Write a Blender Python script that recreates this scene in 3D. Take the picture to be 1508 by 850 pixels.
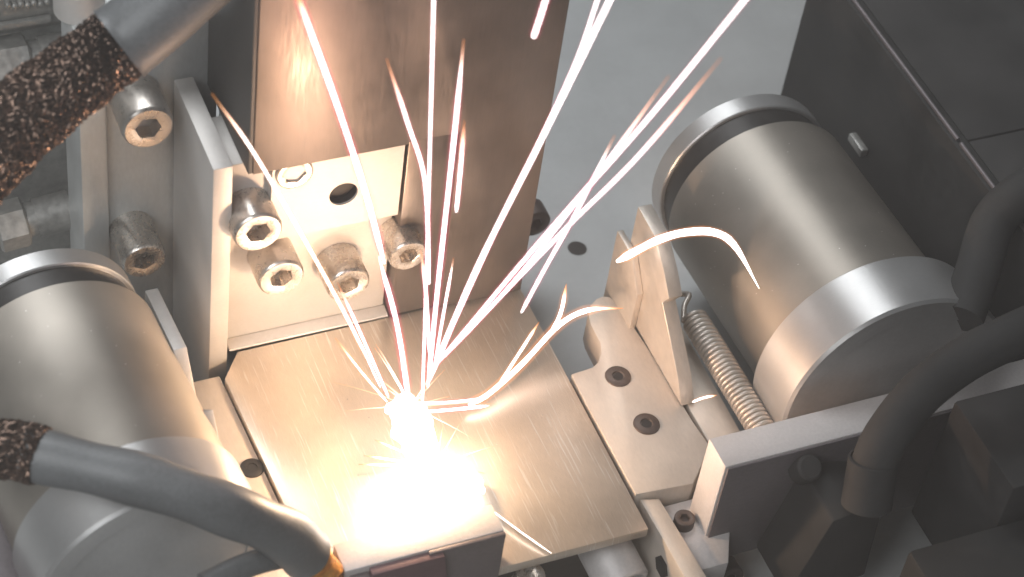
import bpy, bmesh, math, random
import numpy as np
from mathutils import Vector, Matrix, noise
random.seed(7)
# ------------------------------------------------------------------ clearing
for o in list(bpy.data.objects): bpy.data.objects.remove(o, do_unlink=True)
S = bpy.context.scene
S.unit_settings.system = 'METRIC'; S.unit_settings.scale_length = 0.01     # 1 unit = 1 cm
C = S.collection
# ------------------------------------------------------------------ camera
W_, H_, FPX = 1508.0, 850.0, 3300.0
def cam_axes(p, r, w):
    p, r, w = map(math.radians, (p, r, w))
    fwd = np.array([math.sin(w)*math.cos(p), math.cos(w)*math.cos(p), -math.sin(p)])
    right = np.array([math.cos(w), -math.sin(w), 0.0]); down = np.cross(fwd, right)
    c, s = math.cos(r), math.sin(r)
    return c*right + s*down, -s*right + c*down, fwd
RT, DN, FW = cam_axes(46.38, -9.42, 29.03)
def ray(x, y): return RT*((x-W_/2)/FPX) + DN*((y-H_/2)/FPX) + FW
CAM = -ray(640, 640)*51.0
def Zp(x, y, z=0.0):                      # a photo pixel carried onto the level plane z
    d = ray(x, y); return Vector(CAM + d*((z-CAM[2])/d[2]))
def Yp(x, y, yy):                         # onto the upright plane y = yy
    d = ray(x, y); return Vector(CAM + d*((yy-CAM[1])/d[1]))
def Xp(x, y, xx):
    d = ray(x, y); return Vector(CAM + d*((xx-CAM[0])/d[0]))
def Np(x, y, p0, n):
    d = Vector(ray(x, y)); c = Vector(CAM); return c + d*((Vector(p0)-c).dot(n)/d.dot(n))
cd = bpy.data.cameras.new('camera'); co = bpy.data.objects.new('camera', cd); C.objects.link(co)
co.matrix_world = Matrix(((RT[0], -DN[0], -FW[0], CAM[0]), (RT[1], -DN[1], -FW[1], CAM[1]), (RT[2], -DN[2], -FW[2], CAM[2]), (0, 0, 0, 1)))
cd.sensor_width = 36.0; cd.lens = FPX/W_*36.0; cd.clip_start = 0.5; cd.clip_end = 2000
cd.dof.use_dof = True; cd.dof.focus_distance = 51.5; cd.dof.aperture_fstop = 0.20
S.camera = co
# ------------------------------------------------------------------ world, lamps, exposure
wd = bpy.data.worlds.new('World'); S.world = wd; wd.use_nodes = True
wd.node_tree.nodes['Background'].inputs[0].default_value = (0.62, 0.66, 0.70, 1)
wd.node_tree.nodes['Background'].inputs[1].default_value = 0.15
def area(name, loc, target, sx, sy, energy, col, spread=180):
    l = bpy.data.lights.new(name, 'AREA'); l.shape = 'RECTANGLE'; l.size = sx; l.size_y = sy
    l.energy = energy; l.color = col; l.spread = math.radians(spread)
    o = bpy.data.objects.new(name, l); C.objects.link(o); o.location = loc
    o.rotation_euler = (Vector(target)-Vector(loc)).to_track_quat('-Z', 'Y').to_euler(); return o
area('off_frame_light', (-6, 34, 50), (-3, 10, 0), 46, 26, 7200, (0.93, 0.97, 1.0), 76)  # unseen overhead key; narrowed spread lets the right side fall dark
area('off_frame_light', (-36, -20, 44), (-8, 3, 1), 34, 34, 5600, (0.95, 0.98, 1.0), 75)  # unseen fill added at front left to lift the left greys
WELD = Zp(640, 700, 0.0)
def point(name, loc, energy, col, r):
    l = bpy.data.lights.new(name, 'POINT'); l.energy = energy; l.color = col; l.shadow_soft_size = r
    o = bpy.data.objects.new(name, l); C.objects.link(o); o.location = loc; return o
point('weld_light', WELD+Vector((0.05, 0.05, 0.80)), 620, (1.0, 0.68, 0.42), 0.22)
point('weld_light', Zp(604, 600, 2.5), 2200, (1.0, 0.67, 0.40), 0.26)
vs = S.view_settings; vs.view_transform = 'Standard'; vs.look = 'None'; vs.exposure = 0.0; vs.gamma = 1.0
S.render.engine = 'CYCLES'

# ------------------------------------------------------------------ materials
def nmat(name):
    m = bpy.data.materials.new(name); m.use_nodes = True
    return m, m.node_tree.nodes, m.node_tree.links, m.node_tree.nodes['Principled BSDF']
def metal(name, col, rough, metallic=0.85, stretch=(1, 1, 1), scale=10, cvar=0.18, rvar=0.14, bump=0.04, speck=0.0, smudge=0.18, aniso=0.0, tang=None, spec=0.5, fine=6.0, scratch=None):
    """worked metal: stretched grain in colour, gloss and relief, large smudges, small bright nicks"""
    m, N, L, b = nmat(name)
    tc = N.new('ShaderNodeTexCoord'); mp = N.new('ShaderNodeMapping'); mp.inputs['Scale'].default_value = stretch
    L.new(tc.outputs['Object'], mp.inputs['Vector'])
    g = N.new('ShaderNodeTexNoise'); g.inputs['Scale'].default_value = scale; g.inputs['Detail'].default_value = 5; g.inputs['Roughness'].default_value = 0.62
    L.new(mp.outputs[0], g.inputs['Vector'])
    s = N.new('ShaderNodeTexNoise'); s.inputs['Scale'].default_value = 0.55; s.inputs['Detail'].default_value = 4
    L.new(tc.outputs['Object'], s.inputs['Vector'])
    def rng(src, a, c):
        r = N.new('ShaderNodeMapRange'); r.inputs['From Min'].default_value = 0.3; r.inputs['From Max'].default_value = 0.7
        r.inputs['To Min'].default_value = a; r.inputs['To Max'].default_value = c; L.new(src, r.inputs['Value']); return r.outputs[0]
    def math_(op, a, c):
        n = N.new('ShaderNodeMath'); n.operation = op
        for i, v in enumerate((a, c)):
            if isinstance(v, (int, float)): n.inputs[i].default_value = v
            else: L.new(v, n.inputs[i])
        return n.outputs[0]
    f = math_('MULTIPLY', rng(g.outputs[0], 1-cvar, 1+cvar), rng(s.outputs[0], 1-smudge, 1+smudge*0.6))
    vm = N.new('ShaderNodeVectorMath'); vm.operation = 'SCALE'; vm.inputs[0].default_value = col[:3]; L.new(f, vm.inputs['Scale'])
    outc = vm.outputs[0]
    if speck > 0:
        v = N.new('ShaderNodeTexVoronoi'); v.inputs['Scale'].default_value = fine; L.new(tc.outputs['Object'], v.inputs['Vector'])
        lt = math_('LESS_THAN', v.outputs['Distance'], speck)
        mx = N.new('ShaderNodeMix'); mx.data_type = 'RGBA'; L.new(lt, mx.inputs[0]); L.new(outc, mx.inputs[6]); mx.inputs[7].default_value = (0.85, 0.83, 0.8, 1)
        outc = mx.outputs[2]
    if scratch:
        for sc_, rot, th_ in scratch:
            mp2 = N.new('ShaderNodeMapping'); mp2.inputs['Scale'].default_value = sc_; mp2.inputs['Rotation'].default_value = (0, 0, math.radians(rot)); L.new(tc.outputs['Object'], mp2.inputs['Vector'])
            n2 = N.new('ShaderNodeTexNoise'); n2.inputs['Scale'].default_value = 1.0; n2.inputs['Detail'].default_value = 2; L.new(mp2.outputs[0], n2.inputs['Vector'])
            r2 = N.new('ShaderNodeMapRange'); r2.inputs['From Min'].default_value = th_; r2.inputs['From Max'].default_value = th_+0.06; L.new(n2.outputs[0], r2.inputs['Value'])
            mx = N.new('ShaderNodeMix'); mx.data_type = 'RGBA'; L.new(math_('MULTIPLY', r2.outputs[0], 0.6), mx.inputs[0]); L.new(outc, mx.inputs[6]); mx.inputs[7].default_value = (0.9, 0.87, 0.82, 1)
            outc = mx.outputs[2]
    L.new(outc, b.inputs['Base Color'])
    L.new(math_('ADD', rng(g.outputs[0], rough-rvar*0.5, rough+rvar*0.5), rng(s.outputs[0], -rvar*0.4, rvar*0.4)), b.inputs['Roughness'])
    b.inputs['Metallic'].default_value = metallic; b.inputs['Specular IOR Level'].default_value = spec
    bp = N.new('ShaderNodeBump'); bp.inputs['Strength'].default_value = 1.0; bp.inputs['Distance'].default_value = bump*0.1
    L.new(g.outputs[0], bp.inputs['Height']); L.new(bp.outputs[0], b.inputs['Normal'])
    if aniso:
        b.inputs['Anisotropic'].default_value = aniso; b.inputs['Anisotropic Rotation'].default_value = 0.25
        if tang:
            t = N.new('ShaderNodeTangent'); t.direction_type = 'RADIAL'; t.axis = tang; L.new(t.outputs[0], b.inputs['Tangent'])
    return m
M = {}
M['plate']   = metal('brushed_steel_plate', (0.69, 0.59, 0.49), 0.33, 0.70, (16, 0.5, 6), 9, 0.13, 0.05, 0.003, speck=0.022, fine=2.0, smudge=0.14, scratch=[((26, 0.8, 1), 4, 0.63), ((20, 0.7, 1), -7, 0.66)])
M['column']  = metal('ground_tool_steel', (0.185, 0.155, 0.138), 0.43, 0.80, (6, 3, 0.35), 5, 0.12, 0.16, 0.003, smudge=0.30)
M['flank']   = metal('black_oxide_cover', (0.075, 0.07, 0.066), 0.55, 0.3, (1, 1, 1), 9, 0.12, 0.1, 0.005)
M['bright']  = metal('milled_aluminium', (0.58, 0.55, 0.52), 0.52, 0.32, (2, 2, 5), 6, 0.06, 0.14, 0.003, smudge=0.14)
M['alu']     = metal('grey_aluminium', (0.56, 0.57, 0.56), 0.45, 0.35, (3, 3, 1), 5, 0.06, 0.12, 0.004, smudge=0.15)
M['motor']   = metal('turned_motor_sleeve', (0.40, 0.36, 0.315), 0.50, 0.80, (1, 7, 1), 9, 0.05, 0.06, 0.004, speck=0.05, smudge=0.16, aniso=0.6, tang='Y', fine=3.6)
M['flange']  = metal('turned_aluminium', (0.54, 0.53, 0.52), 0.40, 0.75, (1, 8, 1), 9, 0.05, 0.06, 0.004, smudge=0.10, aniso=0.6, tang='Y')
M['groove']  = metal('dark_groove', (0.035, 0.032, 0.03), 0.36, 0.4, (1, 1, 1), 5, 0.1, 0.1, 0.02)
M['screw']   = metal('zinc_plated_screw', (0.60, 0.55, 0.50), 0.30, 0.85, (1, 1, 1), 9, 0.12, 0.16, 0.03)
M['dscrew']  = metal('dark_oxide_screw', (0.11, 0.085, 0.075), 0.45, 0.6, (1, 1, 1), 9, 0.15, 0.16, 0.03)
M['casting'] = metal('satin_bronze_casting', (0.62, 0.55, 0.48), 0.48, 0.35, (3, 1, 1), 5, 0.06, 0.12, 0.015, smudge=0.12)
M['gusset']  = metal('satin_plate_metal', (0.62, 0.55, 0.48), 0.42, 0.45, (3, 1, 1), 5, 0.08, 0.12, 0.015, smudge=0.14)
M['spring']  = metal('spring_wire', (0.50, 0.45, 0.40), 0.40, 0.65, (1, 1, 1), 8, 0.12, 0.1, 0.01)
M['bar']     = metal('bead_blasted_bar', (0.62, 0.585, 0.57), 0.55, 0.30, (1, 1, 1), 14, 0.07, 0.1, 0.05, smudge=0.12)
M['dbar']    = metal('dark_anodised_face', (0.15, 0.13, 0.135), 0.50, 0.4, (1, 1, 3), 10, 0.15, 0.1, 0.03)
M['plum']    = metal('plum_oxide_face', (0.13, 0.075, 0.085), 0.55, 0.2, (1, 1, 3), 10, 0.15, 0.1, 0.03)
M['dark']    = metal('black_painted_housing', (0.030, 0.029, 0.028), 0.72, 0.0, (1, 1, 1), 3, 0.2, 0.15, 0.02, smudge=0.4, spec=0.3)
M['cover']   = metal('charcoal_cover', (0.036, 0.034, 0.033), 0.72, 0.0, (1, 1, 1), 2, 0.15, 0.15, 0.02, smudge=0.4, spec=0.3)
M['mach']    = metal('dull_cast_fitting', (0.36, 0.35, 0.33), 0.42, 0.55, (1, 1, 1), 6, 0.2, 0.2, 0.05, smudge=0.3)
M['black']   = metal('recess_shade_black', (0.02, 0.018, 0.017), 0.6, 0.2, (1, 1, 1), 6, 0.2, 0.1, 0.02)  # black put into the colour for the shade inside holes and recesses
M['base']    = metal('grey_base_plate', (0.45, 0.455, 0.45), 0.55, 0.10, (1, 1, 1), 5, 0.04, 0.1, 0.01, smudge=0.08)
M['hose']    = metal('grey_black_rubber', (0.125, 0.128, 0.130), 0.45, 0.0, (1, 1, 1), 12, 0.15, 0.15, 0.06, smudge=0.25)
M['dcable']  = metal('charcoal_cable_jacket', (0.042, 0.041, 0.040), 0.75, 0.0, (1, 1, 1), 9, 0.15, 0.15, 0.05, smudge=0.25, spec=0.25)
M['braid']   = metal('braided_copper_brown_strand', (0.115, 0.072, 0.052), 0.27, 0.78, (1, 1, 1), 7, 0.6, 0.25, 0.02, smudge=0.4, spec=0.8)
M['liner']   = metal('dark_braid_liner', (0.035, 0.024, 0.018), 0.6, 0.0, (1, 1, 1), 7, 0.3, 0.1, 0.02)
M['ferrule'] = metal('orange_copper_ferrule', (0.72, 0.33, 0.07), 0.38, 0.7, (1, 1, 1), 7, 0.35, 0.2, 0.08)
def emit(name, strength, hot=(1.0, 0.95, 0.92), cool=(1.0, 0.36, 0.06)):
    m = bpy.data.materials.new(name); m.use_nodes = True; N = m.node_tree.nodes; L = m.node_tree.links; N.clear()
    o = N.new('ShaderNodeOutputMaterial'); e = N.new('ShaderNodeEmission'); a = N.new('ShaderNodeAttribute'); a.attribute_name = 'hotness'
    mx = N.new('ShaderNodeMix'); mx.data_type = 'RGBA'; L.new(a.outputs['Fac'], mx.inputs[0]); mx.inputs[6].default_value = (*cool, 1); mx.inputs[7].default_value = (*hot, 1)
    mr = N.new('ShaderNodeMapRange'); mr.inputs['To Min'].default_value = 0.9; mr.inputs['To Max'].default_value = strength; L.new(a.outputs['Fac'], mr.inputs['Value'])
    L.new(mx.outputs[2], e.inputs[0]); L.new(mr.outputs[0], e.inputs[1]); L.new(e.outputs[0], o.inputs['Surface']); return m
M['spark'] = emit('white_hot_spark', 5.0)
M['core'] = emit('weld_core', 14.0)
def glowvol(name, col, strength, radial=None, absorb=None):
    m = bpy.data.materials.new(name); m.use_nodes = True; N = m.node_tree.nodes; L = m.node_tree.links; N.clear()
    o = N.new('ShaderNodeOutputMaterial'); e = N.new('ShaderNodeEmission'); e.inputs[0].default_value = (*col, 1); e.inputs[1].default_value = strength
    if radial:
        tc = N.new('ShaderNodeTexCoord'); mp = N.new('ShaderNodeMapping'); mp.inputs['Scale'].default_value = tuple(1.0/r for r in radial)
        L.new(tc.outputs['Object'], mp.inputs['Vector'])
        gr = N.new('ShaderNodeTexGradient'); gr.gradient_type = 'SPHERICAL'; L.new(mp.outputs[0], gr.inputs['Vector'])
        p = N.new('ShaderNodeMath'); p.operation = 'POWER'; L.new(gr.outputs['Fac'], p.inputs[0]); p.inputs[1].default_value = 2.6
        q = N.new('ShaderNodeMath'); q.operation = 'MULTIPLY'; L.new(p.outputs[0], q.inputs[0]); q.inputs[1].default_value = strength
        L.new(q.outputs[0], e.inputs[1])
    out = e.outputs[0]
    if absorb:
        ab = N.new('ShaderNodeVolumeAbsorption'); ab.inputs['Color'].default_value = (*absorb[0], 1); ab.inputs['Density'].default_value = absorb[1]
        ad = N.new('ShaderNodeAddShader'); L.new(out, ad.inputs[0]); L.new(ab.outputs[0], ad.inputs[1]); out = ad.outputs[0]
    L.new(out, o.inputs['Volume']); return m
M['sheath'] = glowvol('magenta_spark_sheath', (1.0, 0.20, 0.30), 1.1, absorb=((0.95, 0.45, 0.60), 2.5))
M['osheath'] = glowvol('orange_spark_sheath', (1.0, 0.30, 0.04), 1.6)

# ------------------------------------------------------------------ geometry helpers (all in cm, world space)
def bm_box(x0, x1, y0, y1, z0, z1, bev=0.03, seg=2):
    bm = bmesh.new(); bmesh.ops.create_cube(bm, size=1)
    for v in bm.verts: v.co = Vector(((x0+x1)/2+v.co.x*(x1-x0), (y0+y1)/2+v.co.y*(y1-y0), (z0+z1)/2+v.co.z*(z1-z0)))
    if bev: bmesh.ops.bevel(bm, geom=bm.edges[:], offset=bev, segments=seg, affect='EDGES', profile=0.5)
    return bm
def bm_prism(poly, plane, a0, a1, bev=0.025, seg=2):
    """polygon in a plane ('xy','yz','xz') pushed from a0 to a1 along the third axis"""
    mk = {'xy': lambda u, v, a: Vector((u, v, a)), 'yz': lambda u, v, a: Vector((a, u, v)), 'xz': lambda u, v, a: Vector((u, a, v))}[plane]
    bm = bmesh.new(); n = len(poly)
    A = [bm.verts.new(mk(u, v, a0)) for u, v in poly]; B = [bm.verts.new(mk(u, v, a1)) for u, v in poly]
    bm.faces.new(A); bm.faces.new(B[::-1])
    for i in range(n): bm.faces.new((A[i], B[i], B[(i+1) % n], A[(i+1) % n]))
    bmesh.ops.recalc_face_normals(bm, faces=bm.faces[:])
    if bev: bmesh.ops.bevel(bm, geom=[e for e in bm.edges if e.calc_face_angle(0) > 0.5], offset=bev, segments=seg, affect='EDGES', profile=0.5)
    return bm
def basis(u):
    u = Vector(u).normalized(); a = u.cross(Vector((0, 0, 1)))
    if a.length < 1e-4: a = Vector((1, 0, 0))
    a.normalize(); return u, a, a.cross(u).normalized()
def bm_lathe(c, u, prof, seg=64, bm=None, phase=0.0):
    """profile [(distance along u, radius)] turned about the axis through c; radius 0 closes an end"""
    bm = bm or bmesh.new(); c = Vector(c); u, a, b = basis(u); rings = []
    for s, r in prof:
        if r <= 1e-6: rings.append([bm.verts.new(c+u*s)])
        else: rings.append([bm.verts.new(c+u*s+(a*math.cos(t)+b*math.sin(t))*r) for t in [phase+2*math.pi*k/seg for k in range(seg)]])
    for R0, R1 in zip(rings, rings[1:]):
        for k in range(seg):
            j = (k+1) % seg
            if len(R0) == 1 and len(R1) == 1: continue
            if len(R0) == 1: bm.faces.new((R0[0], R1[j], R1[k]))
            elif len(R1) == 1: bm.faces.new((R0[k], R0[j], R1[0]))
            else: bm.faces.new((R0[k], R0[j], R1[j], R1[k]))
    bmesh.ops.recalc_face_normals(bm, faces=bm.faces[:]); return bm
def smooth_path(pts, n):
    """Catmull-Rom through the points"""
    P = [Vector(p) for p in pts]; P = [P[0]*2-P[1]] + P + [P[-1]*2-P[-2]]; out = []
    m = len(P)-3
    for i in range(n+1):
        t = i/n*m; k = min(int(t), m-1); t -= k; a, b, c, d = P[k:k+4]
        out.append(0.5*((2*b)+(c-a)*t+(2*a-5*b+4*c-d)*t*t+(3*b-a-3*c+d)*t**3))
    return out
def frames(path):
    T = [(path[min(i+1, len(path)-1)]-path[max(i-1, 0)]).normalized() for i in range(len(path))]
    a = T[0].cross(Vector((0.3, 0.2, 1))).normalized(); out = []
    for t in T:
        a = (a-t*a.dot(t)).normalized(); out.append((t, a, t.cross(a)))
    return out
def bm_tube(path, rad, seg=16, bm=None, cap=True, fr=None):
    bm = bm or bmesh.new(); fr = fr or frames(path); R = []
    for i, p in enumerate(path):
        r = rad[i] if isinstance(rad, (list, tuple)) else rad
        t, a, b = fr[i]; R.append([bm.verts.new(p+(a*math.cos(q)+b*math.sin(q))*r) for q in [2*math.pi*k/seg for k in range(seg)]])
    for A, B in zip(R, R[1:]):
        for k in range(seg): bm.faces.new((A[k], A[(k+1) % seg], B[(k+1) % seg], B[k]))
    if cap: bm.faces.new(R[0][::-1]); bm.faces.new(R[-1])
    return bm
def bm_socket_head(c, u, r, h, hexr, depth, seg=48, phase=0.3, knurl=0.012):
    """socket cap head: knurled cylinder, chamfered rim, real hexagonal pocket; c = foot of the head, u = outwards"""
    bm = bmesh.new(); c = Vector(c); u, a, b = basis(u)
    def ring(s, r, kn=0.0): return [bm.verts.new(c+u*s+(a*math.cos(t)+b*math.sin(t))*(r*(1-kn*(k % 2)))) for k, t in enumerate(2*math.pi*k/seg for k in range(seg))]
    def hexring(s):
        out = []
        for k in range(seg):
            t = 2*math.pi*k/seg; q = (t-phase) % (math.pi/3)-math.pi/6; out.append(bm.verts.new(c+u*s+(a*math.cos(t)+b*math.sin(t))*(hexr*math.cos(math.pi/6)/math.cos(q))))
        return out
    rings = [ring(-0.1, r, knurl), ring(h*0.90, r, knurl), ring(h*0.965, r*0.965), ring(h, r*0.90), ring(h, hexr*1.22), hexring(h-0.02), hexring(h-depth)]
    for A, B in zip(rings, rings[1:]):
        for k in range(seg): bm.faces.new((A[k], A[(k+1) % seg], B[(k+1) % seg], B[k]))
    ce = bm.verts.new(c+u*(h-depth*1.15))
    for k in range(seg): bm.faces.new((rings[-1][k], rings[-1][(k+1) % seg], ce))
    bmesh.ops.recalc_face_normals(bm, faces=bm.faces[:]); return bm
# ------------------------------------------------------------------ object helpers
def thing(name, loc, label, cat, group=None):
    o = bpy.data.objects.new(name, None); C.objects.link(o); o.location = loc; o.empty_display_size = 0.5
    o['label'] = label; o['category'] = cat
    if group: o['group'] = group
    return o
def base_of(o):
    v = Vector(o.location)
    while o.parent: o = o.parent; v = v+Vector(o.location)
    return v
def part(name, bm, mat, parent=None, angle=38, label=None, kind=None, loc=None):
    """links bm (world coordinates) as one mesh; as a child it is stored relative to its thing"""
    off = base_of(parent) if parent else Vector(loc or (0, 0, 0))
    me = bpy.data.meshes.new(name)
    bmesh.ops.translate(bm, verts=bm.verts[:], vec=-off)
    bm.to_mesh(me); bm.free()
    for p in me.polygons: p.use_smooth = True
    me.set_sharp_from_angle(angle=math.radians(angle)); me.materials.append(M[mat])
    o = bpy.data.objects.new(name, me); C.objects.link(o)
    if parent: o.parent = parent
    else: o.location = off
    if label: o['label'] = label
    if kind: o['kind'] = kind
    return o
def tag(o, label, cat, group=None):
    o['label'] = label; o['category'] = cat
    if group: o['group'] = group
    return o

# ================================================================== the large structure
part('machine_base', bm_box(-70, 70, -30, 75, -4.0, -3.0, 0), 'base', kind='structure')
# flat black disc painted as the shade of a small hole in the base, seen between the column and the right gusset
hc = Zp(850, 366, -3.0)
part('hole_shade_disc', bm_lathe(hc, (0, 0, 1), [(0.004, 0.26), (0.006, 0.24), (0.006, 0)], 32), 'black', bpy.data.objects['machine_base'])
# ---- dark housing on the right, behind the motor
th = thing('machine_housing', (17, 2, -3), 'black boxy machine housing behind the right motor, with a pale edge trim', 'housing')
part('side_wall', bm_prism([(9.05, -3.0), (9.05, 4.0), (-9, 4.0), (-9, -3.0)], 'yz', 13.7, 14.1, 0.05), 'dark', th)
part('top_panel', bm_box(14.14, 30, 1.9, 9.0, 3.6, 3.95, 0.05), 'cover', th)
part('top_panel', bm_box(14.14, 30, -9, 1.86, 3.6, 3.95, 0.05), 'cover', th)
part('edge_trim', bm_tube([Vector((13.85, 9.0, 4.03)), Vector((13.85, 1.9, 4.03))], 0.06, 10), 'dbar', th)
part('edge_trim', bm_tube([Vector((13.85, 1.75, 4.03)), Vector((13.85, -5, 4.03))], 0.06, 10), 'dbar', th)
ph = Xp(1268, 212, 13.7); part('latch', bm_box(13.5, 13.72, ph.y-0.35, ph.y+0.35, ph.z-0.12, ph.z+0.12, 0.04), 'mach', th)

# ================================================================== work plate
PB = Vector((-0.2, -0.1, -0.35))
wp = thing('work_plate', PB, 'square brushed steel work plate with one cut corner, under the welding flash', 'plate')
part('plate_top', bm_prism([(-3.52, 3.66), (3.64, 3.72), (3.62, -3.92), (-3.75, -3.92), (-4.05, 2.95)], 'xy', -0.28, 0.0, 0.025), 'plate', wp)
part('support_block', bm_box(-3.6, 3.3, -3.2, 3.5, -3.0, -0.30, 0.04), 'black', wp)
bms = bmesh.new()
for k in range(30):
    a_ = random.uniform(0, 6.283); d_ = 1.0+abs(random.gauss(0, 1.3)); x_, y_ = WELD.x+math.cos(a_)*d_, WELD.y+math.sin(a_)*d_
    if not (-3.5 < x_ < 3.4 and -2.4 < y_ < 3.3): continue
    r_ = random.uniform(0.010, 0.026); bmesh.ops.create_icosphere(bms, subdivisions=1, radius=r_, matrix=Matrix.Translation((x_, y_, r_*0.35)) @ Matrix.Diagonal((1, 1, 0.6, 1)))
part('spatter_beads', bms, 'spring', wp, kind='stuff')
# ================================================================== left ledge with dark screw
le = thing('side_ledge', (-4.7, -1, -3), 'narrow tan metal ledge along the left edge of the work plate', 'ledge')
part('rail', bm_prism([(-5.25, 3.2), (-4.09, 3.2), (-3.79, -3.9), (-3.79, -4.5), (-5.25, -4.5)], 'xy', -1.2, -0.16, 0.03), 'casting', le)
def countersunk(c, u, r, parent, mat='dscrew'):
    s = part('screw', bm_lathe(c, u, [(-0.25, r*0.5), (0.0, r), (0.035, r*0.97), (0.048, r*0.90), (0.048, r*0.46), (0.014, r*0.42), (0.014, 0)], 40), mat, parent)
    part('socket_shade', bm_lathe(c, u, [(0.010, r*0.40), (0.020, r*0.40), (0.020, 0)], 6), 'black', s, angle=20)  # black hexagon painted for the shade in the socket
    return s
countersunk(Zp(371, 690, -0.16), (0, 0, 1), 0.27, le, 'black')
# ================================================================== rear plate with two big screws
rp = thing('rear_mounting_plate', (-5, 7, -3), 'tall grey aluminium plate behind the left bracket, holding two large socket screws', 'plate')
part('face_plate', bm_box(-6.36, -5.74, 6.5, 7.9, -3.0, 7.8, 0.06), 'alu', rp)
part('face_plate', bm_box(-5.735, -3.2, 6.62, 7.9, -3.0, 7.78, 0.04), 'alu', rp)
part('guide_rib', bm_lathe((-6.05, 7.4, 7.8), (0, 0, 1), [(0, 0.55), (0.7, 0.55), (0.85, 0.42), (0.85, 0)], 40), 'bright', rp)
def socket_screw(pf, yface, ywall, r, parent, mat='screw', phase=0.3):
    c = Yp(*pf, yface); c.y = ywall; h = ywall-yface
    s = part('screw', bm_socket_head(c, (0, -1, 0), r, h, r*0.52, 0.38, phase=phase), mat, parent)
    return s
socket_screw((219, 190), 5.45, 6.62, 0.58, rp, phase=0.1)
socket_screw((213, 386), 5.45, 6.62, 0.52, rp, phase=0.5)
# ================================================================== left upright bracket
ub = thing('upright_bracket', (-4.0, 5, -1.6), 'upright aluminium bracket plate left of the column, front edge glowing', 'bracket')
part('side_plate', bm_prism([(3.55, -0.55), (3.55, 6.15), (6.5, 6.15), (6.5, -2.9), (3.75, -2.9), (3.75, -1.2)], 'yz', -4.24, -3.80, 0.03), 'bright', ub)
# ================================================================== column
cl = thing('column', (0, 5, 0), 'tall bronze toned steel column above the screwed block, dark on its left flank', 'column')
part('shaft', bm_prism([(-3.35, 5.74), (0.22, 5.74), (0.22, 5.80), (1.45, 5.80), (1.45, 0.06), (3.60, 0.06), (3.60, 22), (-3.35, 22)], 'xz', 3.58, 6.60, 0.03), 'column', cl)
part('back_flange', bm_box(-3.0, 4.66, 6.64, 7.1, -3.0, 22, 0.03), 'alu', cl)
part('spacer_plate', bm_box(0.26, 1.43, 3.68, 5.0, 0.05, 5.74, 0.03), 'column', cl)
fs = Yp(789, 331, 6.2); part('screw', bm_socket_head(Vector((fs.x, 6.64, fs.z)), (0, -1, 0), 0.42, 0.44, 0.2, 0.25), 'dscrew', cl)
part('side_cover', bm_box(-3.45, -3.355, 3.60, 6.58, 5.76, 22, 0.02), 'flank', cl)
# screw block under the column's overhang
sb = thing('screw_block', (-1.6, 4.2, 0), 'shiny stepped block under the column, with one hole and five socket screws', 'block')
part('wall', bm_box(-3.78, 0.20, 4.02, 5.6, 0.03, 5.70, 0.03), 'bright', sb)
part('foot', bm_prism([(3.70, 0.004), (3.72, 0.05), (4.01, 0.12), (4.01, 0.004)], 'yz', -3.70, 0.22, 0.015), 'bright', sb)
# the upper step, with a real drilled hole and a counterbore
def drilled_block(name, x0, x1, z0, z1, yf, yb, holes, mat, parent, seg=32):
    """front face built around round holes: each hole in its own square cell, plain blocks in between"""
    bm = bmesh.new()
    xs = sorted({x0, x1, *[h[0]-h[2]*1.12 for h in holes], *[h[0]+h[2]*1.12 for h in holes]})
    zs = sorted({z0, z1, *[h[1]-h[2]*1.12 for h in holes], *[h[1]+h[2]*1.12 for h in holes]})
    def quad(pts): bm.faces.new([bm.verts.new(Vector(p)) for p in pts])
    for i in range(len(xs)-1):
        for j in range(len(zs)-1):
            cx, cz = (xs[i]+xs[i+1])/2, (zs[j]+zs[j+1])/2
            if any(abs(cx-h[0]) < h[2]*1.12 and abs(cz-h[1]) < h[2]*1.12 for h in holes): continue
            quad([(xs[i], yf, zs[j]), (xs[i+1], yf, zs[j]), (xs[i+1], yf, zs[j+1]), (xs[i], yf, zs[j+1])])
    for hx, hz, r in holes:
        q = r*1.12
        for k in range(seg):
            t0, t1 = 2*math.pi*k/seg, 2*math.pi*(k+1)/seg
            def sq(t):
                m_ = max(abs(math.cos(t)), abs(math.sin(t))); return (hx+q*math.cos(t)/m_, yf, hz+q*math.sin(t)/m_)
            ci = lambda t, y, rr=r: (hx+rr*math.cos(t), y, hz+rr*math.sin(t))
            quad([sq(t0), ci(t0, yf), ci(t1, yf), sq(t1)]); quad([ci(t0, yf), ci(t0, yf+0.9), ci(t1, yf+0.9), ci(t1, yf)])
            quad([ci(t0, yf+0.9), ci(t1, yf+0.9), (hx, yf+0.9, hz)][:3])
    quad([(x0, yf, z0), (x0, yb, z0), (x1, yb, z0), (x1, yf, z0)]); quad([(x0, yf, z1), (x1, yf, z1), (x1, yb, z1), (x0, yb, z1)])
    quad([(x0, yf, z0), (x0, yf, z1), (x0, yb, z1), (x0, yb, z0)]); quad([(x1, yf, z0), (x1, yb, z0), (x1, yb, z1), (x1, yf, z1)])
    bmesh.ops.remove_doubles(bm, verts=bm.verts[:], dist=1e-4); bmesh.ops.recalc_face_normals(bm, faces=bm.faces[:])
    return part(name, bm, mat, parent, angle=30)
hp = Yp(506, 286, 3.74); cp = Yp(433, 254, 3.74)
part('bore_shade', bm_lathe((hp.x, 3.80, hp.z), (0, 1, 0), [(0, 0.332), (0.18, 0.332), (0.18, 0)], 32), 'black', sb)  # black liner put in so the hole looks fully shaded
drilled_block('step', -2.85, 0.20, 3.42, 5.70, 3.74, 4.015, [(hp.x, hp.z, 0.335)], 'bright', sb)
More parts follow.
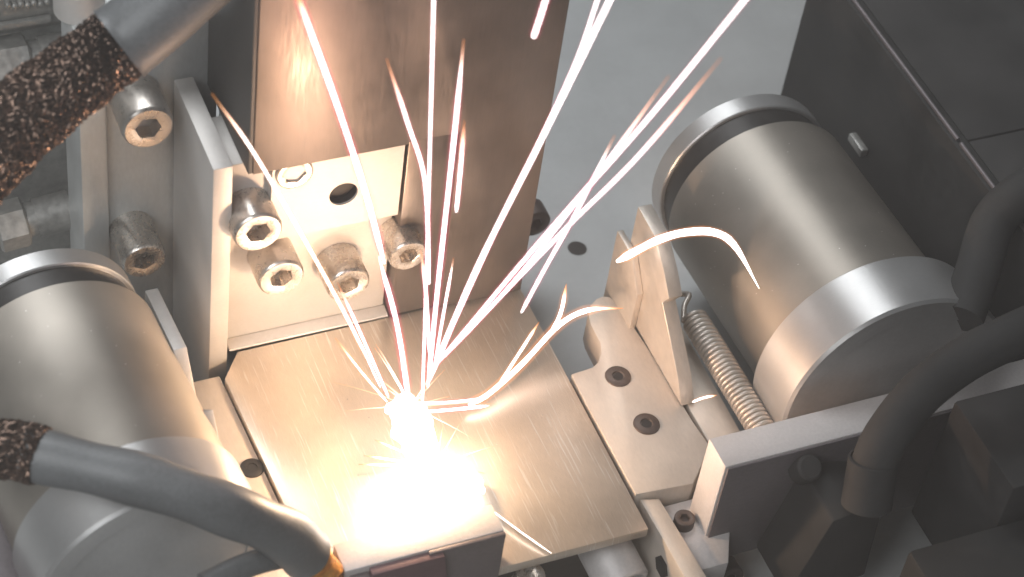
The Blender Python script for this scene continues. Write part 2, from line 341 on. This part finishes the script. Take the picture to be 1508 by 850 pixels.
part('screw', bm_socket_head(Vector((cp.x, 3.80, cp.z)), (0, -1, 0), 0.42, 0.14, 0.27, 0.4, phase=0.2, knurl=0), 'screw', sb)
for pf, r, ph_ in (((381, 344), 0.56, 0.1), ((415, 411), 0.54, 0.35), ((514, 421), 0.52, 0.6), ((602, 378), 0.46, 0.2)):
    socket_screw(pf, 3.14, 4.02, r, sb, phase=ph_)
sp = Yp(598, 383, 3.0)
# ================================================================== motors
def motor(label, c, yaw, pitch, Rc, Rb, Rf, sB, sC, sD, sE):
    yaw, pitch = math.radians(yaw), math.radians(pitch); c = Vector(c)
    u = Vector((math.sin(yaw)*math.cos(pitch), -math.cos(yaw)*math.cos(pitch), math.sin(pitch)))
    t = thing('motor', (c.x, c.y, -3), label, 'motor', 'drive motors either side of the work plate')
    part('end_cap', bm_lathe(c, u, [(0, 0), (0, Rc-0.05), (0.04, Rc), (sB-0.03, Rc), (sB, Rc-0.03), (sB, Rc-0.32)], 128), 'flange', t)
    part('groove', bm_lathe(c, u, [(sB-0.04, Rc-0.10), (sC+0.04, Rc-0.10)], 128), 'groove', t)
    part('sleeve', bm_lathe(c, u, [(sC, Rc-0.3), (sC, Rb-0.03), (sC+0.03, Rb), (sD+0.03, Rb)], 160), 'motor', t)
    f = part('flange', bm_lathe(c, u, [(sD, Rb-0.3), (sD, Rf-0.05), (sD+0.05, Rf), (sE-0.07, Rf), (sE, Rf-0.07), (sE, Rf-0.5), (sE-0.03, Rf-0.52), (sE-0.03, 0)], 160), 'flange', t)
    return t, c, u
tl, cL, uL = motor('grey turned motor on the left, with the black hose crossing its flange', (-7.99, 4.48, 1.5), 4.88, 0.43, 2.28, 2.40, 2.51, 0.52, 1.18, 5.92, 7.44)
tr, cR, uR = motor('brownish turned motor on the right, beside the coil spring', (10.39, 5.64, 0.5), -1.48, 5.1, 2.36, 2.46, 2.88, 0.56, 1.30, 7.02, 8.62)
# ================================================================== gussets beside the motors
def gusset(label, x0, x1, prof, prof2, xs2, mat):
    t = thing('gusset_bracket', ((x0+x1)/2, 1.5, 0), label, 'bracket', 'gusset brackets beside the motors')
    part('web_plate', bm_prism(prof, 'yz', x0, x1, 0.025), mat, t)
    if prof2: part('backing_plate', bm_prism(prof2, 'yz', xs2[0], xs2[1], 0.025), mat, t)
    return t
GX = 5.85
def gy(x, y): v = Xp(x, y, GX); return (v.y, v.z)
gprof = [gy(892, 440), gy(923, 277), gy(965, 350), gy(978, 402), gy(985, 440), gy(975, 446), gy(998, 556), gy(1010, 585)]
gprof = [(2.75, 0.02), (2.75, gprof[1][1]), gprof[2], gprof[3], gprof[4], gprof[5], gprof[6], (-0.9, 0.02)]
gusset('tan gusset bracket with a bright edge, between the finger casting and the coil spring', GX, GX+0.36, gprof, [(3.15, -0.4), (3.15, 1.95), (2.3, 1.95), (1.7, 1.2), (1.7, -0.4)], (GX-0.17, GX-0.005), 'gusset')
lx = -5.55
def gl_(x, y): v = Xp(x, y, lx+0.30); return (v.y, v.z)
lgp = [(4.25, -1.0), (4.25, gl_(236, 433)[1]), gl_(275, 511), gl_(293, 602), gl_(314, 603), gl_(325, 658), gl_(345, 720), (gl_(345, 720)[0], -1.0)]
gusset('pale gusset bracket squeezed between the left motor and the upright bracket', lx, lx+0.30, lgp, None, None, 'bright')
# ================================================================== finger casting right of the plate
fc = thing('finger_casting', (4.9, 0, -1), 'flat tan casting with a rounded finger and two dark countersunk screws', 'casting')
out_px = [(841, 551), (872, 541), (881, 533), (885, 520), (884, 505), (876, 490), (869, 476), (866, 462), (870, 449), (878, 440), (888, 436), (898, 437), (908, 445), (960, 520), (1020, 620)]
poly = [Zp(x, y, 0.0).xy for x, y in out_px]
poly = [(p.x, p.y) for p in poly]
poly += [(6.0, -2.2), (5.15, -3.05), (3.74, -2.95), (3.72, 0.0)]
part('body', bm_prism(poly, 'xy', -0.95, 0.0, 0.03), 'casting', fc)
part('foot_strip', bm_prism([(6.13, 2.6), (7.0, 2.4), (6.9, -2.6), (6.05, -2.6), (6.04, -1.0), (6.16, 0.4)], 'xy', -0.9, -0.06, 0.03), 'casting', fc)
countersunk(Zp(910, 555, 0), (0, 0, 1), 0.315, fc); countersunk(Zp(952, 625, 0), (0, 0, 1), 0.315, fc)
# ================================================================== coil spring
A, B = Zp(1022, 470, 0.5), Zp(1122, 632, 0.5); A2 = Zp(1008, 442, 0.5)
cs = thing('coil_spring', A, 'tightly wound coil spring lying between the gusset and the right motor', 'spring')
ax = (B-A).normalized(); _, sa, sbv = basis(ax); turns = 31; pth = []
for i in range(turns*18+1):
    q = i/18*2*math.pi; pth.append(A+ax*((B-A).length*1.15*i/(turns*18))+(sa*math.cos(q)+sbv*math.sin(q))*0.285)
part('coil', bm_tube(pth, 0.066, 7), 'spring', cs, angle=60)
part('end_hook', bm_tube(smooth_path([A2+Vector((0, 0.2, 0)), A2+Vector((0.1, 0, 0.15)), A2*0.6+A*0.4+Vector((-0.12, 0, 0.1)), pth[0]], 16), 0.068, 8), 'spring', cs, angle=60)
# ================================================================== clamp bars
rb = thing('clamp_bar', (7.5, -3.8, -1.5), 'grey clamp bar with a mitred end in front of the right motor', 'clamp bar')
zt = 2.0; yb, yf = Zp(1043, 646, zt).y, Zp(1066, 689, zt).y; xl = Zp(1045, 648, zt).x
part('bar', bm_box(xl, 13.5, yf, yb, -1.6, zt, 0.04), 'bar', rb)
part('front_plate', bm_box(xl+0.05, 13.4, yf-0.06, yf-0.002, -1.5, zt-0.03, 0.015), 'dbar', rb)
p0 = Yp(1150, 700, yf-0.06); part('boss_block', bm_prism([(p0.x-0.1, p0.z-2.6), (p0.x+0.5, p0.z+0.05), (p0.x+1.0, p0.z+0.15), (p0.x+1.8, p0.z-0.1), (p0.x+2.0, p0.z-2.6)], 'xz', yf-1.6, yf-0.062, 0.08), 'dark', rb)
part('boss_knob', bm_lathe(Yp(1190, 690, yf-0.35), (0, -0.5, 0.85), [(-0.4, 0.3), (0.1, 0.3), (0.16, 0.24), (0.16, 0)], 28), 'cover', rb)
part('foot_screw', bm_socket_head(Yp(1065, 838, yf-0.06), (0, -1, 0.1), 0.36, 0.35, 0.18, 0.2), 'dscrew', rb)
fb = thing('clamp_bar', (-1.6, -3.2, 0), 'pale clamp bar lying across the front of the work plate, below the flash', 'clamp bar')
zt = 1.4; q0, q1 = Zp(724, 742, zt), Zp(741, 777, zt); xl2 = Zp(490, 800, zt).x
part('bar', bm_box(xl2, q0.x, -3.924, q0.y, 0.005, zt, 0.03), 'bar', fb)
v0, v1 = Yp(648, 802, q1.y), Yp(541, 830, q1.y)
yq = min(q1.y, -3.925)-0.004
part('notch_block', bm_box(xl2+0.1, v1.x, yq-0.45, yq, -1.5, zt-0.16, 0.03), 'dbar', fb)
part('notch_block', bm_prism([(v1.x+0.01, -1.5), (v1.x+0.01, zt-0.05), (v0.x, zt-0.05), (v0.x+0.45, -1.5)], 'xz', yq-0.22, yq-0.002, 0.02), 'plum', fb)
part('end_face', bm_box(v0.x-0.3, q0.x+0.0, yq-0.10, yq-0.001, -1.5, zt-0.012, 0.02), 'dbar', fb)
# side rail right of the plate's front corner
sr = thing('side_rail', (4.2, -5, -3), 'tan side rail running forward from the front right corner of the plate', 'rail')
r0 = Zp(953, 733, -0.2)
part('rail', bm_prism([(3.86, -2.98), (4.30, -3.1), (4.5, -7.5), (3.98, -7.5)], 'xy', -2.6, -0.18, 0.03), 'casting', sr)
part('web', bm_prism([(4.33, -3.12), (6.2, -3.12), (5.2, -5.0), (4.45, -5.0)], 'xy', -1.4, -0.5, 0.03), 'bar', sr)
hx_ = Xp(960, 800, 3.86); part('hex_shade_disc', bm_lathe((3.95, -4.4, -0.9), (-1, 0, 0), [(-0.1, 0.28), (0.10, 0.28), (0.10, 0)], 6), 'black', sr, angle=20)  # solid black hexagon, its colour stands for a shaded hole
part('screw', bm_socket_head(Zp(1006, 772, -0.5), (0, 0, 1), 0.24, 0.25, 0.12, 0.12), 'dscrew', sr)
# roller below the front edge
rl = thing('roller_tube', Zp(905, 838, -1.4), 'short grey hollow roller under the front edge of the work plate', 'roller')
c0 = Zp(893, 812, -1.3)
part('shell', bm_lathe(c0, (0.12, -1, -0.25), [(-0.6, 0.62), (0.85, 0.62), (0.9, 0.58), (0.9, 0.48), (0.2, 0.46)], 48), 'bar', rl)
part('bore_shade', bm_lathe(c0, (0.12, -1, -0.25), [(0.5, 0.455), (0.2, 0.45), (0.2, 0)], 48), 'black', rl)
nt = part('bolt', bm_socket_head(Zp(776, 856, -1.0), (0, -0.3, 1), 0.34, 0.4, 0.17, 0.2), 'screw', loc=Zp(776, 856, -1.0))
tag(nt, 'bolt head peeking in at the bottom below the plate front edge', 'bolt')
# ================================================================== left front: dark block
lb = part('corner_block', bm_prism([(-14, -6.2), (Zp(-40, 720, 1.0).x, Zp(-40, 720, 1.0).y), (Zp(6, 722, 1.0).x, Zp(6, 722, 1.0).y), (Zp(62, 880, 1.0).x, Zp(62, 880, 1.0).y), (-11, -8)], 'xy', -3, 1.0, 0.06), 'dbar', loc=Zp(0, 800, -3))
tag(lb, 'dark grey block in the lower left corner beside the left motor', 'block')
# ================================================================== hoses and cables
def braid(path, rad, n, twist, parent, rs=0.045):
    """two counter-wound sets of strands, over and under each other"""
    bm = bmesh.new(); fr = frames(path); Ln = len(path)
    for d in (1, -1):
        for k in range(n):
            off = random.uniform(-0.05, 0.05); pts = []; rr = []
            for i in range(Ln):
                t, a, b = fr[i]; q = 2*math.pi*k/n+d*twist*i/Ln+off+0.05*math.sin(i*0.9+k)+random.uniform(-0.025, 0.025)
                r = rad[i]+d*0.035*math.sin(n*(q*d)*0.5+k*math.pi)+random.uniform(-0.022, 0.022)
                pts.append(path[i]+(a*math.cos(q)+b*math.sin(q))*r); rr.append(rs*random.uniform(0.7, 1.25))
            bm_tube(pts, rr, 5, bm, False)
    return part('braid', bm, 'braid', parent, angle=60, kind='stuff')
# upper sleeve entering the black tube
yy = 4.0
P0 = [Yp(-90, 300, yy-1.5), Yp(-10, 215, yy-1.0), Yp(60, 152, yy-0.6), Yp(125, 102, yy-0.2), Yp(178, 63, yy), Yp(225, 26, yy+0.1), Yp(280, -22, yy+0.3), Yp(380, -110, yy+0.6)]
us = thing('braided_hose', P0[1], 'brown braided hose at upper left, pushed into a smooth grey tube', 'hose')
full = smooth_path(P0, 217); kq = 124; path = full[:kq+5]; rad = [0.84-0.16*(i/(kq+5))+0.02*math.sin(i*0.23) for i in range(kq+5)]
part('liner', bm_tube(path, [r-0.06 for r in rad], 28), 'liner', us); braid(path, rad, 50, 6.0, us, 0.027)
tp = full[kq-2:]; tf = frames(tp); nt_ = len(tp)
bmt = bm_tube(tp, [0.79+0.03*math.exp(-i*0.35)-0.0006*i for i in range(nt_)], 48, cap=False, fr=tf)
part('tube', bmt, 'hose', us)
bml = bm_tube(tp[:4], [0.795, 0.76, 0.74, 0.72], 48, cap=False, fr=tf[:4])
part('tube_mouth', bml, 'black', us)
# lower hose over the left motor
P1 = [Zp(-60, 655, 4.6), Zp(-10, 660, 4.7), Zp(42, 667, 4.8), Zp(60, 672, 4.8)]
lh = thing('black_hose', P1[2], 'grey black rubber hose crossing the left motor flange toward the clamp bar', 'hose')
path = smooth_path(P1, 40); part('liner', bm_tube(path, 0.50, 24), 'liner', lh); braid(path, [0.54]*41, 30, 2.4, lh, 0.032)
hp_ = smooth_path([Zp(38, 667, 4.8), Zp(120, 686, 4.8), Zp(210, 708, 4.7), Zp(300, 738, 4.3), Zp(375, 767, 3.5), Zp(422, 790, 2.6), Zp(450, 815, 1.8)], 70)
hr = [0.52+0.02*math.sin(i*0.35)+0.06*max(0, (i-45)/25) for i in range(71)]
part('jacket', bm_tube(hp_, hr, 40), 'hose', lh)
fp = smooth_path([hp_[66], hp_[70], Zp(472, 843, 1.3), Zp(482, 875, 0.9)], 14)
part('ferrule', bm_tube(fp, [0.44+0.04*math.sin(i*2.1) for i in range(15)], 24), 'ferrule', lh)
lc = part('grey_cable', bm_tube(smooth_path([Zp(300, 862, 2.2), Zp(350, 838, 2.2), Zp(400, 822, 2.0), Zp(460, 815, 1.2), Zp(500, 830, 0.5)], 40), 0.26, 24), 'hose', loc=Zp(350, 838, 2.2))
tag(lc, 'thin grey cable at the bottom, passing under the black hose end', 'cable')
# dark cable at right
rc = part('dark_cable', bm_tube(smooth_path([Zp(1284, 690, 2.5), Zp(1306, 642, 3.2), Zp(1355, 580, 3.8), Zp(1420, 530, 4.2), Zp(1490, 495, 4.5), Zp(1580, 455, 4.6)], 50), 0.50, 28), 'dcable', loc=Zp(1320, 620, 2))
tag(rc, 'thick charcoal cable curving over the right clamp bar toward the right edge', 'cable')
g0 = Zp(1284, 690, 2.5); part('gland', bm_lathe(g0, Vector((-0.1, -0.35, -0.9)), [(-0.25, 0.495), (-0.24, 0.54), (0.25, 0.55), (0.9, 0.56), (0.9, 0)], 32), 'dcable', rc)
rc2 = part('dark_cable', bm_tube(smooth_path([Zp(1415, 470, 3.4), Zp(1440, 400, 3.8), Zp(1462, 330, 4.3), Zp(1500, 290, 4.8), Zp(1560, 260, 5)], 40), 0.52, 28), 'dcable', loc=Zp(1440, 400, 2))
tag(rc2, 'charcoal cable rising behind the right motor flange at the right edge', 'cable')
jb = thing('junction_box', Zp(1450, 640, 0), 'black junction box at the lower right, in front of the clamp bar', 'box')
j0 = Zp(1405, 590, 2.6)
part('body', bm_box(j0.x, j0.x+5, j0.y-2.6, j0.y, -1.5, 2.6, 0.08), 'cover', jb)
part('cover_lip', bm_box(j0.x-2.4, j0.x+5, j0.y-7.0, j0.y-2.7, -1.5, 1.5, 0.12), 'dark', jb)
# ================================================================== upper left machinery
ch = thing('connector_housing', Yp(50, 40, 8.5), 'dull metal connector housing in the upper left corner', 'housing')
e0, e1 = Yp(-30, 0, 8.5), Yp(108, 40, 8.5)
part('body', bm_box(e0.x, e1.x, 8.5, 10.0, e1.z, e1.z+3.0, 0.28, 4), 'mach', ch)
part('lip', bm_box(e0.x, e1.x-0.5, 8.35, 8.49, e1.z+0.35, e1.z+0.52, 0.04), 'mach', ch)
for k in range(7):
    pk = Yp(12+k*9.5, 7+(k % 2)*2-k*0.8, 8.45); part('stud', bm_lathe(pk, (0, -1, 0), [(-0.1, 0.075), (0.04, 0.075), (0.07, 0.04), (0.07, 0)], 12), 'mach', ch)
def fitting(label, c, u, sc, group):
    t = thing('pipe_fitting', c, label, 'fitting', group)
    part('hex_nut', bm_lathe(c, u, [(-0.5*sc, 0), (-0.5*sc, 0.62*sc), (-0.44*sc, 0.7*sc), (0.3*sc, 0.7*sc), (0.36*sc, 0.62*sc), (0.36*sc, 0)], 6, phase=0.25), 'mach', t, angle=20)
    part('collar', bm_lathe(c, u, [(0.36*sc, 0.5*sc), (0.62*sc, 0.5*sc), (0.62*sc, 0.56*sc), (1.6*sc, 0.56*sc), (1.64*sc, 0.5*sc), (1.64*sc, 0)], 40), 'mach', t)
    return t
G = 'pipe fittings left of the rear plate'
fitting('dull hexagonal fitting under the connector housing at the left edge', Yp(20, 95, 8.2), (1, 0, 0), 0.95, G)
fitting('dull fitting below the braided hose, just above the left motor cap', Yp(20, 330, 8.2), (1, 0.0, 0.1), 0.85, G)
bl = part('back_block', bm_box(-24, -3.6, 10.2, 11.5, -3, 8.2, 0.06), 'mach', loc=(-10, 10.2, -3))
tag(bl, 'dull metal back block behind the fittings at the left edge', 'block')

# ================================================================== weld plume and sparks
pl = thing('weld_plume', WELD, 'blinding white weld flash and plume on the work plate', 'flash')
def heat_attr(o, fn):
    at = o.data.attributes.new('hotness', 'FLOAT', 'POINT')
    for i, v in enumerate(o.data.vertices): at.data[i].value = fn(i, v.co)
def blob(path_pts, radii, name, n=40, seg=36, amp=0.12, freq=2.2):
    path = smooth_path(path_pts, n); R = []
    for i in range(n+1):
        t = i/n*(len(radii)-1); k = min(int(t), len(radii)-2); R.append(radii[k]+(radii[k+1]-radii[k])*(t-k))
    bm = bm_tube(path, R, seg)
    for v in bm.verts:
        d = noise.noise_vector(v.co*freq)*amp; v.co += Vector(d)
    o = part(name, bm, 'core', pl, angle=80); heat_attr(o, lambda i, c: 1.0); return o
blob([Zp(655, 742, 0.05), Zp(648, 722, 0.2), Zp(630, 690, 0.5), Zp(612, 645, 1.2), Zp(600, 605, 1.8), Zp(600, 580, 2.2)], [0.95, 0.8, 0.38, 0.36, 0.47, 0.06], 'core', amp=0.2, freq=2.8)
gl = bmesh.new(); bmesh.ops.create_icosphere(gl, subdivisions=4, radius=1.0)
for v in gl.verts: v.co = Vector((v.co.x*3.6, v.co.y*3.6, v.co.z*3.6))
me = bpy.data.meshes.new('glow'); gl.to_mesh(me); gl.free(); me.materials.append(glowvol('weld_glow', (1.0, 0.72, 0.46), 0.24, (3.6, 3.6, 3.6)))
go = bpy.data.objects.new('glow', me); C.objects.link(go); go.parent = pl; go.location = Zp(622, 665, 1.0)-WELD
CH = Vector((CAM[0], CAM[1], 0)).normalized()
G = 'sparks flying from the weld'
def spark(label, pts, w, yaw=0.0, p0=None, cool_end=0.25, cool_start=0.0, sheath='sheath', n=28, taper=(0.45, 1.0), halo=2.4):
    """glowing filament through photo points, in an upright plane through the weld turned by yaw"""
    nrm = Matrix.Rotation(math.radians(yaw), 3, 'Z') @ CH; p0 = p0 or Zp(620, 650, 1.0)
    P = smooth_path([Zp(*q) if len(q) == 3 else Np(q[0], q[1], p0, nrm) for q in pts], n); rr = []; ht = []
    for i in range(n+1):
        t = i/n; e0 = min(1, t/0.12+taper[0]) if taper[0] < 1 else 1; e1 = min(1, (1-t)/0.22+0.06) if taper[1] >= 1 else 1
        k = (P[i]-Vector(CAM)).length/FPX
        rr.append(max(0.005, w*0.30*k*e0*e1*(1+0.04*math.sin(i*0.9+w))))
        h = 1.0
        if cool_end and t > 1-cool_end: h = max(0, (1-t)/cool_end)
        if cool_start and t < cool_start: h = min(h, t/cool_start)
        ht.append(h)
    t_ = thing('spark', P[0], label, 'spark', G)
    o = part('filament', bm_tube(P, rr, 8), 'spark', t_, angle=80); heat_attr(o, lambda i, c: ht[min(i//8, n)])
    part('glow', bm_tube(P, [r*halo+0.01 for r in rr], 10), sheath, t_, angle=80)
    return t_
spark('long thick spark rising from the weld to the top edge over the column left part', [(566, 388), (540, 290), (500, 165), (455, 40), (436, -12)], 12, 5, cool_end=0.3, taper=(0.3, 0))
spark('short bright spark just above the weld, left of the vertical sparks', [(601, 585), (585, 480), (558, 378)], 11, 5, cool_end=0)
spark('thin almost vertical spark reaching the top edge above the weld', [(622, 590), (630, 330), (639, -12)], 6, 0, cool_end=0, taper=(1, 0))
spark('thick spark leaning slightly right, ending below the top edge', [(630, 570), (645, 420), (668, 210), (683, 58)], 10, -8, cool_end=0.12)
spark('short separate spark beside the thick right leaning spark', [(672, 312), (678, 250), (684, 178)], 8, -6, cool_end=0.4)
spark('forked spark in front of the column with an orange tip', [(632, 418), (626, 270), (600, 180), (569, 86)], 8, 3, cool_end=0.3)
spark('widest white spark running to the top edge right of the column', [(632, 560), (700, 400), (800, 200), (905, -14)], 12, -15, cool_end=0, taper=(0.6, 0), halo=1.5)
spark('second strand alongside the widest white spark at the top edge', [(640, 540), (740, 320), (840, 110), (884, -12)], 6, -14, cool_end=0, taper=(0.6, 0))
spark('short blunt white spark hanging from the top edge', [(786, 54), (796, 24), (807, -12)], 11, -10, cool_end=0, taper=(1, 0))
spark('right hand spark with an orange tip over the grey base', [(635, 545), (760, 410), (885, 250), (985, 112)], 6, -20, cool_end=0.28)
spark('longest right hand spark, leaving through the top edge', [(640, 540), (800, 350), (950, 180), (1108, -14)], 8, -24, cool_end=0, taper=(0.6, 0))
spark('lowest of the long right hand sparks, orange at its end', [(655, 525), (820, 350), (940, 230), (1062, 86)], 7, -28, cool_end=0.32)
spark('short spark left of the right long ones, just above the plate right corner', [(768, 460), (800, 400), (850, 310), (905, 200)], 7, -20, cool_end=0.1)
spark('thin left spark ending with an orange tip at the upright bracket', [(545, 535), (480, 410), (380, 235), (312, 138)], 6, 14, cool_end=0.28, sheath='osheath')
spark('thin left spark beside the screws, orange at its tip', [(572, 585), (535, 500), (497, 416)], 6, 10, cool_end=0.3)
spark('second thin left spark close to the weld', [(560, 570), (530, 505), (488, 418)], 4, 10, cool_end=0.4)
spark('thin low spark left of the weld, orange tip', [(570, 592), (530, 545), (494, 498)], 4, 12, cool_end=0.5, sheath='osheath')
spark('fine spark near the centre, orange at its upper tip', [(632, 520), (628, 440), (620, 368)], 7, 0, cool_end=0.35)
spark('short upright spark between weld and column leg', [(640, 540), (650, 480), (668, 380)], 6, -5, cool_end=0.1)
spark('flat spark shooting right from the plume, upper of two', [(622, 594), (670, 592), (722, 586)], 6, -30, cool_end=0.1)
spark('flat spark shooting right from the plume, lower of two', [(622, 607), (680, 602), (724, 597)], 7, -30, cool_end=0.1)
spark('small spark left of the weld pool, upper', [(604, 682), (575, 677), (536, 671)], 5, 20, cool_end=0.4, sheath='osheath')
spark('small spark left of the weld pool, lower', [(604, 686), (570, 685), (528, 684)], 5, 20, cool_end=0.4, sheath='osheath')
spark('small slanted spark left of the weld pool', [(604, 670), (580, 660), (552, 648)], 4, 20, cool_end=0.4, sheath='osheath')
pr = Zp(760, 560, 0.35)
spark('curved spark skipping off the plate right edge toward the finger casting', [(690, 596, 0.25), (720, 580, 0.35), (770, 535, 0.6), (822, 480, 0.95), (865, 457, 1.05), (918, 454, 0.9)], 12, -35, p0=pr, cool_end=0.2, sheath='osheath')
spark('short branch of the curved spark pointing up', [(810, 493, 0.86), (826, 460, 1.2), (834, 418, 1.6)], 9, -35, p0=pr, cool_end=0.45, sheath='osheath')
spark('tapering spark just left of the curved spark', [(735, 566, 0.4), (768, 515, 0.8), (794, 474, 1.1)], 7, -35, p0=pr, cool_end=0.4, sheath='osheath')
spark('thin pale spark crossing the plate below the weld toward its front edge', [(722, 750, 0.15), (765, 782, 0.18), (812, 815, 0.12)], 3.5, 60, p0=Zp(722, 750, 0.15), cool_end=0.0, sheath='osheath')
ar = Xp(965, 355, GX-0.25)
spark('curved glowing strip imitating reflected light across the right gusset and motor', [(909, 385), (940, 368), (968, 354), (1005, 343), (1050, 342), (1082, 362), (1118, 425)], 18, -25, p0=ar, cool_end=0, sheath='osheath', halo=1.5)  # emissive strip imitates light reflected on bracket and motor, not a flying spark
spark('tiny spark beside the lower end of the coil spring', [(1020, 592), (1036, 586), (1056, 582)], 5, -25, p0=Zp(1025, 590, 0.4), cool_end=0.3, sheath='osheath')

# fine short sparks of the burst itself
PO = Zp(606, 600, 1.9); PO2 = WELD+Vector((0, 0, 0.3))
for k in range(28):
    src = PO if k % 2 else PO2
    a_ = random.uniform(0, 2*math.pi); el = random.uniform(-0.15, 1.0) if k % 2 else random.uniform(0.05, 0.7)
    d = Vector((math.cos(a_)*math.cos(el), math.sin(a_)*math.cos(el), math.sin(el))); ln = random.uniform(0.6, 1.9)*(1.0 if k % 2 else 0.9)
    P = [src+d*(0.15+ln*i/8)-Vector((0, 0, 0.12*ln*(i/8)**2)) for i in range(9)]
    if min(p.z for p in P) < 0.03: P = [Vector((p.x, p.y, max(p.z, 0.03))) for p in P]
    t_ = thing('spark', P[0], 'fine short spark fanning out of the white weld burst', 'spark', 'fine sparks of the weld burst')
    w_ = random.uniform(0.008, 0.022); hh = random.uniform(0.3, 1.0)
    o = part('filament', bm_tube(P, [w_*(1-0.85*i/8) for i in range(9)], 6), 'spark', t_, angle=80); heat_attr(o, lambda i, c: max(0.0, (1-(i//6)/8))**0.6*hh+0.1)
# ================================================================== added to lift dark tones: one closed box of thin air round the camera and the machine
hz = bm_box(-72, 72, -40, 77, -5, 60, 0)
mh = bpy.data.materials.new('added_thin_haze'); mh.use_nodes = True; mh.node_tree.nodes.clear()
oo = mh.node_tree.nodes.new('ShaderNodeOutputMaterial'); pv = mh.node_tree.nodes.new('ShaderNodeVolumePrincipled')
pv.inputs['Color'].default_value = (0.85, 0.85, 0.85, 1); pv.inputs['Density'].default_value = 0.003; pv.inputs['Anisotropy'].default_value = 0.2
mh.node_tree.links.new(pv.outputs[0], oo.inputs['Volume']); M['added_haze'] = mh
part('added_haze', hz, 'added_haze', kind='stuff')
